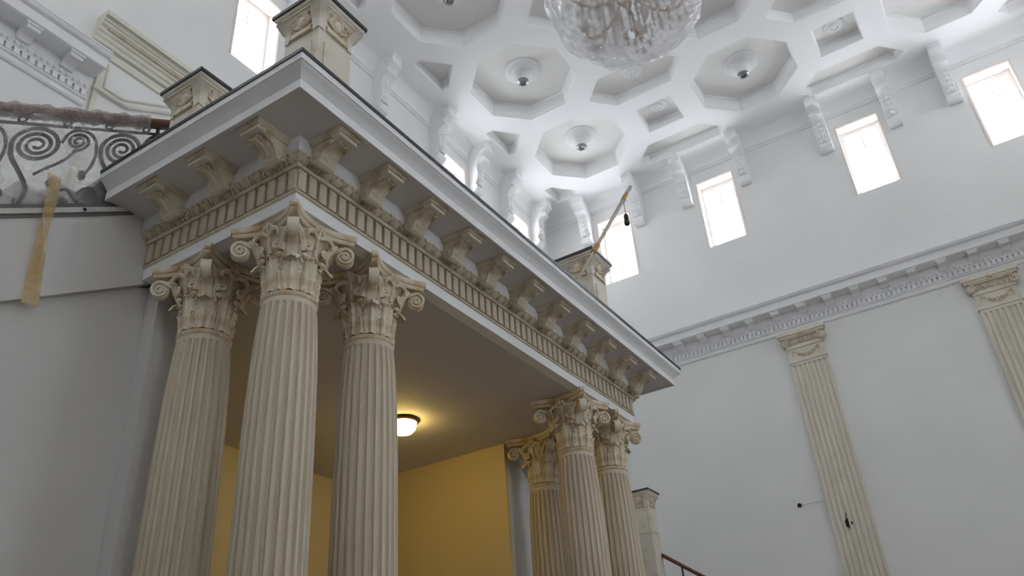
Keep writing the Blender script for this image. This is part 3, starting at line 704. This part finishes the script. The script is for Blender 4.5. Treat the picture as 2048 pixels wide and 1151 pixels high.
# ------------------------------------------------------------------ stairs
def ztop(x): return 1.107+SL*(x+0.569)        # top of the left string
XS0 = -4.2
def stair(mirror, suffix):
    XS0 = -3.5 if mirror else -4.2
    fx = (lambda x: L-x) if mirror else (lambda x: x)
    g = lambda pts: [(fx(x), z) for x, z in pts]
    st = thing('staircase', 'white stair flight rising to the portico beside the %s columns' % ('far' if mirror else 'near'), 'staircase')
    xe = -0.06
    poly = g([(XS0, ztop(XS0)), (xe, ztop(xe)), (xe, max(ZA, ztop(xe)-0.71)), (XS0, ztop(XS0)-0.71)])
    MB().prism(poly, lambda p, q, t: (p, t, q), YS, YS+0.16).build('stringer', M['lower_wall'], st, smooth=False)
    xe2 = -0.40 if not mirror else -0.2
    MB().prism(g([(XS0, ztop(XS0)+0.0), (xe2, ztop(xe2)), (xe2, ztop(xe2)+0.045), (XS0, ztop(XS0)+0.045)]), lambda p, q, t: (p, t, q), YS-0.025, YS+0.16).build('stringer_ledge', M['pale_ledge'], st, smooth=False)
    MB().prism(g([(XS0, ztop(XS0)-0.03), (xe2, ztop(xe2)-0.03), (xe2, ztop(xe2)), (XS0, ztop(XS0))]), lambda p, q, t: (p, t, q), YS-0.012, YS+0.16).build('ledge_shadow_line', M['ledge_shade'], st, smooth=False)  # grey strip painted as the shadow line beneath the ledge
    if not mirror: MB().box(-0.87, -0.845, YS-0.03, YS-0.02, ztop(-0.857)+0.012, ztop(-0.857)+0.035).build('fixing_hole', M['hole'], st, smooth=False)
    # treads behind the string
    n = 14; pts = []
    z = ZT-0.02; x = -0.75
    for k in range(n):
        zz = ZT-0.02-(k+1)*0.156; xx = -0.75-k*0.26
        MB().box(*sorted((fx(xx-0.28), fx(xx))), YS+0.16, YB-0.01, zz-0.5, zz).build('step', M['plaster'], st, smooth=False)
    lx = -0.75-n*0.26; zz = ZT-0.02-(n+1)*0.156+0.156
    MB().box(*sorted((fx(lx), fx(lx-2.0))), YS-0.1, YB-0.01, zz-0.25, zz-0.01).build('half_landing', M['floor'], st, smooth=False)
    return st
stair(False, ''); stair(True, '')
def zbot(x): return min(ZA, ztop(x)-0.71)-0.001
for nm, xs, mir in (('wall_stair_left', [XL, XS0, -0.30, -0.166], False), ('wall_stair_right', [L-9.3, XS0, -0.30, -0.166], True)):
    poly = [(x, FLOOR) for x in (xs[0], xs[-1])]+[(x, zbot(max(x, XS0))) for x in reversed(xs)]
    if mir: poly = [(L-x, z) for x, z in poly]
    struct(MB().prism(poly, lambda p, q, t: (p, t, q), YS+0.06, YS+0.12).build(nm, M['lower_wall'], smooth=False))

# ------------------------------------------------------------------ scrollwork railing of the near stair, wrapped in plastic
YR = YS+0.08
def rp(u, w_, dy=0.0): return (u, YR+dy, ztop(u)+w_)
rail = thing('iron_stair_railing', 'dark scrollwork iron railing with wooden handrail, wrapped in milky plastic, on the near stair', 'railing')
hr = [(-4.1, 0.95), (-0.12, 0.95)]
def prism_along(x0, x1, sec, name, m, parent):
    """sec: (dy, dw) outline, follows the stair slope"""
    return MB().add([rp(x, dw, dy) for x in (x0, x1) for dy, dw in sec], [(i, (i+1) % len(sec), len(sec)+(i+1) % len(sec), len(sec)+i) for i in range(len(sec))]+[tuple(range(len(sec)-1, -1, -1)), tuple(len(sec)+i for i in range(len(sec)))]).build(name, m, parent)
hsec = [(0.045*cos(a), 1.005+0.046*sin(a)) for a in [2*pi*i/14 for i in range(14)]]
hand = prism_along(-4.1, -0.02, hsec, 'handrail', M['wood'], rail)
prism_along(-4.1, -0.14, [(-0.02, 0.945), (0.02, 0.945), (0.02, 0.962), (-0.02, 0.962)], 'rail_bar', M['iron'], rail)
prism_along(-4.1, -0.14, [(-0.012, 0.868), (0.012, 0.868), (0.012, 0.886), (-0.012, 0.886)], 'rail_bar', M['iron'], rail)
prism_along(-4.1, -0.30, [(-0.014, 0.100), (0.014, 0.100), (0.014, 0.125), (-0.014, 0.125)], 'rail_bar', M['iron'], rail)
def sp_lin(cu, cw, r0, r1_, a0, turns, n=90): return [(cu+(r0+(r1_-r0)*i/n)*cos(a0+2*pi*turns*i/n), cw+(r0+(r1_-r0)*i/n)*sin(a0+2*pi*turns*i/n)) for i in range(n+1)]
def s_path(pts): return [rp(u, w_) for u, w_ in pts]
def sp2(cu, cw, r0, r1_, a0, turns, n=44): return [(cu+(r0*(r1_/r0)**(i/n))*cos(a0+2*pi*turns*i/n), cw+(r0*(r1_/r0)**(i/n))*sin(a0+2*pi*turns*i/n)) for i in range(n+1)]
def smooth_pts(p, it=2):
    for _ in range(it):
        q = [p[0]]
        for i in range(len(p)-1):
            a, b = p[i], p[i+1]; q += [(a[0]*.75+b[0]*.25, a[1]*.75+b[1]*.25), (a[0]*.25+b[0]*.75, a[1]*.25+b[1]*.75)]
        p = q+[p[-1]]
    return p
def panel(u0):
    bigsp = sp_lin(u0+0.165, 0.68, 0.172, 0.022, pi, -2.9, 96)          # large spiral, wound inward
    stem = smooth_pts([(u0+0.15, 0.115), (u0+0.185, 0.26), (u0+0.10, 0.42), (u0+0.01, 0.56), (u0-0.003, 0.66)])
    MB().band(s_path(stem[:-1]+bigsp), (0, 0.022, 0), [0.014]*len(stem[:-1])+[0.013-0.005*i/97 for i in range(97)]).build('scroll', M['iron'], rail)
    s2 = sp_lin(u0+0.45, 0.735, 0.092, 0.016, pi*1.45, 2.0, 60)
    st2 = smooth_pts([(u0+0.20, 0.40), (u0+0.27, 0.46), (u0+0.36, 0.52), (u0+0.43, 0.60), (u0+0.44, 0.645)])
    MB().band(s_path(st2[:-1]+s2), (0, 0.018, 0), 0.010).build('scroll', M['iron'], rail)
    arc = smooth_pts([(u0+0.335, 0.72), (u0+0.37, 0.83), (u0+0.47, 0.868), (u0+0.57, 0.80), (u0+0.615, 0.66), (u0+0.60, 0.50), (u0+0.56, 0.42)])
    MB().band(s_path(arc), (0, 0.018, 0), 0.010).build('scroll', M['iron'], rail)
    MB().band(s_path(sp2(u0+0.34, 0.32, 0.055, 0.012, 0, 1.5, 30)), (0, 0.016, 0), 0.008).build('scroll', M['iron'], rail)
    MB().band(s_path(sp2(u0+0.62, 0.21, 0.080, 0.016, pi, -1.7, 36)), (0, 0.018, 0), 0.010).build('scroll', M['iron'], rail)
    low = smooth_pts([(u0+0.30, 0.13), (u0+0.36, 0.24), (u0+0.46, 0.27), (u0+0.50, 0.20), (u0+0.56, 0.13)])
    MB().band(s_path(low), (0, 0.018, 0), 0.009).build('scroll', M['iron'], rail)
    MB().ico(rp(u0+0.44, 0.16), 0.045, (1.3, 0.4, 0.8)).build('leaf', M['iron'], rail)
    MB().ico(rp(u0+0.54, 0.40), 0.045, (0.8, 0.4, 1.3)).build('leaf', M['iron'], rail)
    for du in (0.02, 0.34): MB().band(s_path(sp2(u0+du, 0.915, 0.030, 0.024, 0, 1.0, 16)), (0, 0.016, 0), 0.007).build('ring', M['iron'], rail)
for k in range(6): panel(-0.785-0.647*k)
# baluster stubs near the pedestal
for u in (-0.34, -0.20): MB().tube([rp(u, 0.11), rp(u, 0.96)], 0.016, 6).build('baluster', M['iron'], rail)
# plastic film over the railing and crumpled wrap round the handrail
def film(side):
    mb = MB()
    def f(u, v):
        x = -4.05+3.60*u; wv = 0.06+0.90*v
        x2 = x+0.02*sin(v*9)
        return (x2, YR+side*(0.035+0.012*sin(x*17+v*5)+0.008*sin(v*23+x*6)), ztop(x2)+wv)
    return mb.grid(f, 120, 24)
wrap = rail
film(-1).build('plastic_film', M['railfilm'], wrap, angle=180)
wm = MB()
def fw(u, v):
    x = -4.05+3.60*u; a = 2*pi*v; rr = 0.062+0.009*sin(x*31+a*2)+0.007*sin(x*53-a*3)
    return (x, YR+rr*cos(a), ztop(x)+1.000+rr*1.05*sin(a))
wm.grid(fw, 160, 18); wm.build('handrail_wrap', M['railwrap'], wrap, angle=180)
# strip of yellow tape hanging from the railing across the white string
tp = MB()
tpts = [(-1.155, 1.08, -0.075), (-1.145, 0.95, -0.085), (-1.13, 0.80, -0.075), (-1.12, 0.62, -0.050), (-1.10, 0.42, -0.040), (-1.085, 0.22, -0.030), (-1.07, 0.03, -0.028)]
def ft(u, v):
    t = v*(len(tpts)-1); k = min(int(t), len(tpts)-2); fr_ = t-k; p = [tpts[k][i]*(1-fr_)+tpts[k+1][i]*fr_ for i in range(3)]
    wd = 0.058*(1-0.25*sin(pi*v)*(1 if v < .6 else .6)); tw = 0.35*sin(v*4.0)
    return (p[0]+(u-0.5)*2*wd*cos(tw), YS+p[2]+(u-0.5)*2*wd*sin(tw)*0.6, p[1])
tp.grid(ft, 4, 30)
tag(tp.build('tape_strip', M['tape']), 'strip of yellow packing tape hanging over the white stair side', 'tape')
# far stair: handrail running down from the newel
fr2 = thing('stair_handrail', 'red-brown wooden handrail on iron balusters descending right of the small newel', 'railing')
def rq(t, w_, dx=0.0): return (8.89+dx, 1.02-t, -0.155-0.70*t+w_)
n_ = 12; ring = [(0.040*cos(2*pi*i/n_), 0.036*sin(2*pi*i/n_)) for i in range(n_)]
MB().add([rq(t, dw-0.03, dx) for t in (0.0, 3.6) for dx, dw in ring], [(i, (i+1) % n_, n_+(i+1) % n_, n_+i) for i in range(n_)]+[tuple(range(n_-1, -1, -1)), tuple(n_+i for i in range(n_))]).build('handrail', M['wood'], fr2)
for k in range(9): MB().tube([rq(0.28+0.4*k, -1.05), rq(0.28+0.4*k, -0.05)], 0.014, 6).build('baluster', M['iron'], fr2)
fl2 = thing('lower_stair_flight', 'white lower stair flight running along the right wall below the handrail', 'staircase')
for k in range(13):
    zz = -1.10-0.165*(k+1); yy = 1.28-0.265*k
    MB().box(9.26, XR-0.2, yy-0.30, yy, zz-0.5, zz).build('step', M['floor'], fl2, smooth=False)

# ------------------------------------------------------------------ pilasters on the right wall (local x along wall, local y outward from the wall negative)
def pilaster_proto():
    r = thing('fluted_pilaster', '', 'pilaster')
    a = 0.335; D = 0.07; zt = 3.38; zb = FLOOR
    n = 7; pts = [(-a, 0), (-a, -D)]
    fw_ = 0.062; gap = (2*a-n*fw_)/(n+1)
    for k in range(n):
        x0 = -a+gap+k*(fw_+gap)
        for i in range(7):
            an = pi*i/6; pts.append((x0+fw_/2-fw_/2*cos(an), -D+0.026*sin(an)))
    pts += [(a, -D), (a, 0)]
    MB().prism(pts, lambda p, q, t: (p, q, t), zb+0.3, zt-0.06).build('shaft', M['pilstone'], r, angle=30)
    MB().box(-a, a, -D-0.004, 0, zt-0.06, zt).build('neck', M['pilstone'], r, smooth=False)
    MB().box(-a-0.05, a+0.05, -D-0.05, 0, zb, zb+0.3).build('base', M['pilstone'], r, smooth=False)
    fil = MB(); fil.box(-a-0.02, a+0.02, -D-0.02, 0, zt, zt+0.035); fil.build('lower_fillet', M['pilstone'], r, smooth=False)
    MB().box(-a, a, -D-0.005, 0, zt+0.035, zt+0.30).build('necking_block', M['pilstone'], r, smooth=False)
    MB().box(-a-0.015, a+0.015, -D-0.03, 0, zt+0.28, zt+0.315).build('upper_fillet', M['pilstone'], r, smooth=False)
    fe = MB()   # festoon
    for i in range(15):
        t = -1+2*i/14; x = 0.21*t; z = zt+0.215-0.10*(1-t*t); fe.ico((x, -D-0.016, z+(0.012 if i % 2 else -0.012)), 0.016+0.018*(1-t*t), (0.8, 0.8, 1.2))
    for sd in (-1, 1):
        fe.tube([(sd*0.21, -D-0.012, zt+0.215), (sd*0.235, -D-0.012, zt+0.245), (sd*0.25, -D-0.012, zt+0.19), (sd*0.255, -D-0.012, zt+0.12)], [0.02, 0.016, 0.014, 0.006], 6)
    fe.build('festoon', M['patina_soft'], r)
    MB().box(-a-0.01, a+0.01, -D-0.02, 0, zt+0.315, zt+0.47).build('echinus_block', M['pilstone'], r, smooth=False)
    for k in range(6):
        e = MB(); e.ico((-0.215+0.086*k, -D-0.03, zt+0.40), 0.042, (0.72, 0.6, 1.15), 2); e.build('egg', M['patina_soft'], r)
    for k in range(7):
        e = MB(); e.box(-0.258+0.086*k-0.008, -0.258+0.086*k+0.008, -D-0.05, -D, zt+0.355, zt+0.45); e.build('dart', M['patina_soft'], r, smooth=False)
    for sd in (-1, 1):
        v = MB(); c = (sd*(a+0.015), -D-0.045, zt+0.40)
        v.band(spiral(c, (-sd, 0, 0), (0, 0, 1), 0.088, 0.014, pi/2, -2.1, 48), (0, 0.075, 0), 0.012)
        v.prism([(c[0]+0.08*cos(t), c[2]+0.08*sin(t)) for t in [2*pi*i/20 for i in range(20)]], lambda p, q, t: (p, t, q), -D-0.055, 0)
        v.build('volute', M['patina_soft'], r)
    MB().box(-a-0.01, a+0.01, -D-0.06, 0, zt+0.47, zt+0.50).build('channel_band', M['patina_soft'], r, smooth=False)
    ab = MB(); ab.box(-a-0.085, a+0.085, -D-0.075, 0, zt+0.50, zt+0.545); ab.box(-a-0.115, a+0.115, -D-0.10, 0, zt+0.545, zt+0.615); ab.build('abacus', M['pilstone'], r, smooth=False)
    ff = MB(); ff.ico((0, -D-0.10, zt+0.54), 0.055, (1.1, 0.6, 0.8)); ff.build('flower', M['patina_soft'], r)
    return r
pl = pilaster_proto(); pl.location = (XR-0.004, -1.43, 0); pl.rotation_euler = (0, 0, -pi/2)
pl['label'] = 'tall cream fluted pilaster with scrolled capital and a dark hole, on the right wall'; pl['group'] = 'fluted pilasters on the right wall'
p2 = copy_tree(pl); p2.location = (XR-0.004, -4.72, 0); p2['label'] = 'cream fluted pilaster at the right edge, cut by the frame'
# open cable holes
ho = thing('cable_hole', 'ragged dark cable hole in the fluted pilaster', 'hole', (XR-0.066, -1.36, 0.33))
MB().add([(0, 0, 0)]+[(-0.002, (0.055+0.02*sin(k*2.3))*cos(2*pi*k/12), (0.085+0.025*sin(k*3.1))*sin(2*pi*k/12)) for k in range(12)], [(0, 1+k, 1+(k+1) % 12) for k in range(12)]).build('hole_edge', M['hole'], ho, smooth=False)
MB().tube([(0, 0, 0.03), (-0.05, 0.02, 0.06), (-0.07, -0.01, 0.12), (-0.04, 0.0, 0.17)], 0.008, 6).build('cable', M['black'], ho)
h2 = thing('cable_box', 'small dark electrical box hole in the white wall beside the pilaster', 'hole', (XR-0.005, -0.62, 0.80))
MB().lathe([(0.0, -0.004), (0.034, -0.004), (0.038, 0.0), (0.038, 0.006)], 16).tf(Matrix.Rotation(-pi/2, 4, 'Y')).build('box_rim', M['hole'], h2)
MB().tube([(-0.004, -0.04, 0.0), (-0.006, -0.35, 0.008), (-0.004, -0.42, 0.01)], 0.006, 6).build('cable', M['white_frame'], h2)

# ------------------------------------------------------------------ ceiling lamp in the passage
lp = thing('dome_ceiling_lamp', 'lit dome ceiling lamp with bronze rim under the portico', 'lamp', (3.42, 1.74, ZA))
MB().lathe([(0.0, 0.0), (0.175, 0.0), (0.18, -0.012), (0.18, -0.028), (0.165, -0.04), (0.150, -0.038)], 32).build('rim', M['bronze'], lp)
MB().lathe([(0.155, -0.038), (0.152, -0.075), (0.138, -0.115), (0.105, -0.15), (0.058, -0.168), (0.0, -0.174)], 32).build('glass_dome', M['lampglass'], lp)

# ------------------------------------------------------------------ chandelier wrapped in plastic
ch = thing('wrapped_chandelier', 'large crystal chandelier wrapped in clear plastic, hanging at the top of the picture', 'chandelier', (2.59, -2.04, 3.73))
MB().lathe([(0.0, 0.42), (0.03, 0.40), (0.055, 0.46), (0.04, 0.55), (0.05, 0.7), (0.075, 0.85), (0.05, 1.0), (0.035, 1.2), (0.06, 1.4), (0.03, 1.6), (0.015, 1.8)], 20).build('stem', M['gold'], ch)
MB().tube([(0, 0, 1.75), (0, 0, ZC+DEP-3.73)], 0.015, 8).build('chain', M['gold'], ch)
MB().lathe([(0.0, 5.48), (0.2, 5.53), (0.18, 5.41), (0.05, 5.40), (0.0, 5.34)], 24).build('ceiling_rose', M['plaster'], ch)
for k in range(12):
    a = 2*pi*k/12+0.15; ca, sa = cos(a), sin(a); tier = k % 2; R = 0.66 if tier == 0 else 0.50; zz = 0.62 if tier == 0 else 0.95
    arm = MB()
    ap = smooth_pts([(0.04, zz+0.05), (0.20*R, zz-0.12), (0.50*R, zz-0.25), (0.85*R, zz-0.20), (R, zz-0.04), (R*0.98, zz+0.06)], 2)
    arm.tube([(q[0]*ca, q[0]*sa, q[1]) for q in ap], 0.014, 7)
    ao = arm.build('arm', M['gold'], ch)
    MB().lathe([(0.0, zz+0.05), (0.05, zz+0.055), (0.075, zz+0.09), (0.07, zz+0.095), (0.03, zz+0.08), (0.02, zz+0.20), (0.0, zz+0.22)], 12, (R*ca, R*sa)).build('cup', M['crystal'], ao)
    for q, (rr, dz, sz) in enumerate(((R, -0.10, 0.040), (R*0.85, -0.29, 0.045), (R*0.55, -0.34, 0.05), (R*0.3, -0.24, 0.045), (R, -0.2, 0.03), (R*0.7, -0.38, 0.035))):
        a2 = a+0.12*(q % 3-1)
        MB().ico((rr*cos(a2), rr*sin(a2), zz+dz-0.05), sz, (0.65, 0.65, 1.5)).build('crystal_drop', M['crystal'], ao, smooth=False)
for R_, z0_, z1_, ns in ((0.16, 0.22, 0.75, 10), (0.32, 0.24, 0.62, 16), (0.50, 0.30, 0.55, 22)):
    for k in range(ns):       # strands of long drops hanging between the arms
        a = 2*pi*(k+0.5*(ns % 3))/ns; st_ = MB(); zz = z1_
        while zz > z0_:
            st_.ico((R_*cos(a), R_*sin(a), zz), 0.024, (0.8, 0.8, 1.9)); zz -= 0.085
        tag(st_.build('crystal_strand', M['smoky'], ch, smooth=False), kind='stuff')
fm3 = MB()
def ffilm(u, v):
    a = 2*pi*u
    prof = [(0.06, 0.0), (0.34, 0.025), (0.60, 0.12), (0.77, 0.28), (0.855, 0.50), (0.88, 0.75), (0.84, 1.00), (0.68, 1.25), (0.42, 1.45), (0.16, 1.62), (0.05, 1.72)]
    t = v*(len(prof)-1); k = min(int(t), len(prof)-2); f_ = t-k
    r_ = prof[k][0]*(1-f_)+prof[k+1][0]*f_; z = prof[k][1]*(1-f_)+prof[k+1][1]*f_
    wr = 0.016*sin(a*9+z*5)+0.012*sin(a*23-z*11)+0.010*sin(a*5+z*17)
    r_ = r_*(1+wr*(1.2 if v > 0.1 else 0.4)); z += 0.012*sin(a*7)*min(1, r_/0.5)
    return (r_*cos(a), r_*sin(a), z)
fm3.grid(ffilm, 120, 44); fm3.build('plastic_film', M['film'], ch, angle=180)

# ------------------------------------------------------------------ pole with a hanging bulb holder, leaning on the far pedestal
po = thing('leaning_pole', 'thin wrapped pole with amber tape bands leaning on the far pedestal', 'pole', (0, 0, 0))
pb, pt_ = Vector((3.264, -0.655, 1.40)), Vector((4.62, -1.0, 3.42))
# (base rests on the slab in front of the pedestal)
pts = [pb+(pt_-pb)*t for t in (0, 0.35, 0.7, 1.0)]
MB().tube([pb+(pt_-pb)*t for t in (0, 0.2, 0.33, 0.38, 0.7, 0.88)], [0.012, 0.012, 0.014, 0.021, 0.023, 0.024], 10).build('shaft', M['stick'], po)
MB().tube([pb+(pt_-pb)*0.87, pb+(pt_-pb)*1.0], 0.026, 10).build('tip', M['stick'], po)
for t in (0.35, 0.875): MB().tube([pb+(pt_-pb)*(t-0.03), pb+(pt_-pb)*(t+0.035)], 0.031, 10).build('tape_band', M['amber'], po)
hb = pb+(pt_-pb)*0.83
bu = thing('hanging_bulb_holder', 'black bulb holder hanging on a wire before the bright window', 'bulb holder', hb)
MB().tube([(0, -0.02, -0.02), (0, -0.02, -0.22)], 0.004, 5).build('wire', M['black'], bu)
MB().lathe([(0.0, -0.20), (0.022, -0.205), (0.03, -0.225), (0.03, -0.275), (0.024, -0.28), (0.028, -0.29), (0.034, -0.31), (0.034, -0.35), (0.02, -0.365), (0.0, -0.37)], 14, (0, -0.02)).build('holder', M['black'], bu)
MB().tube([(0, -0.02, -0.46), (0, -0.02, -0.37)], 0.003, 5).build('pull_string', M['stick'], bu)
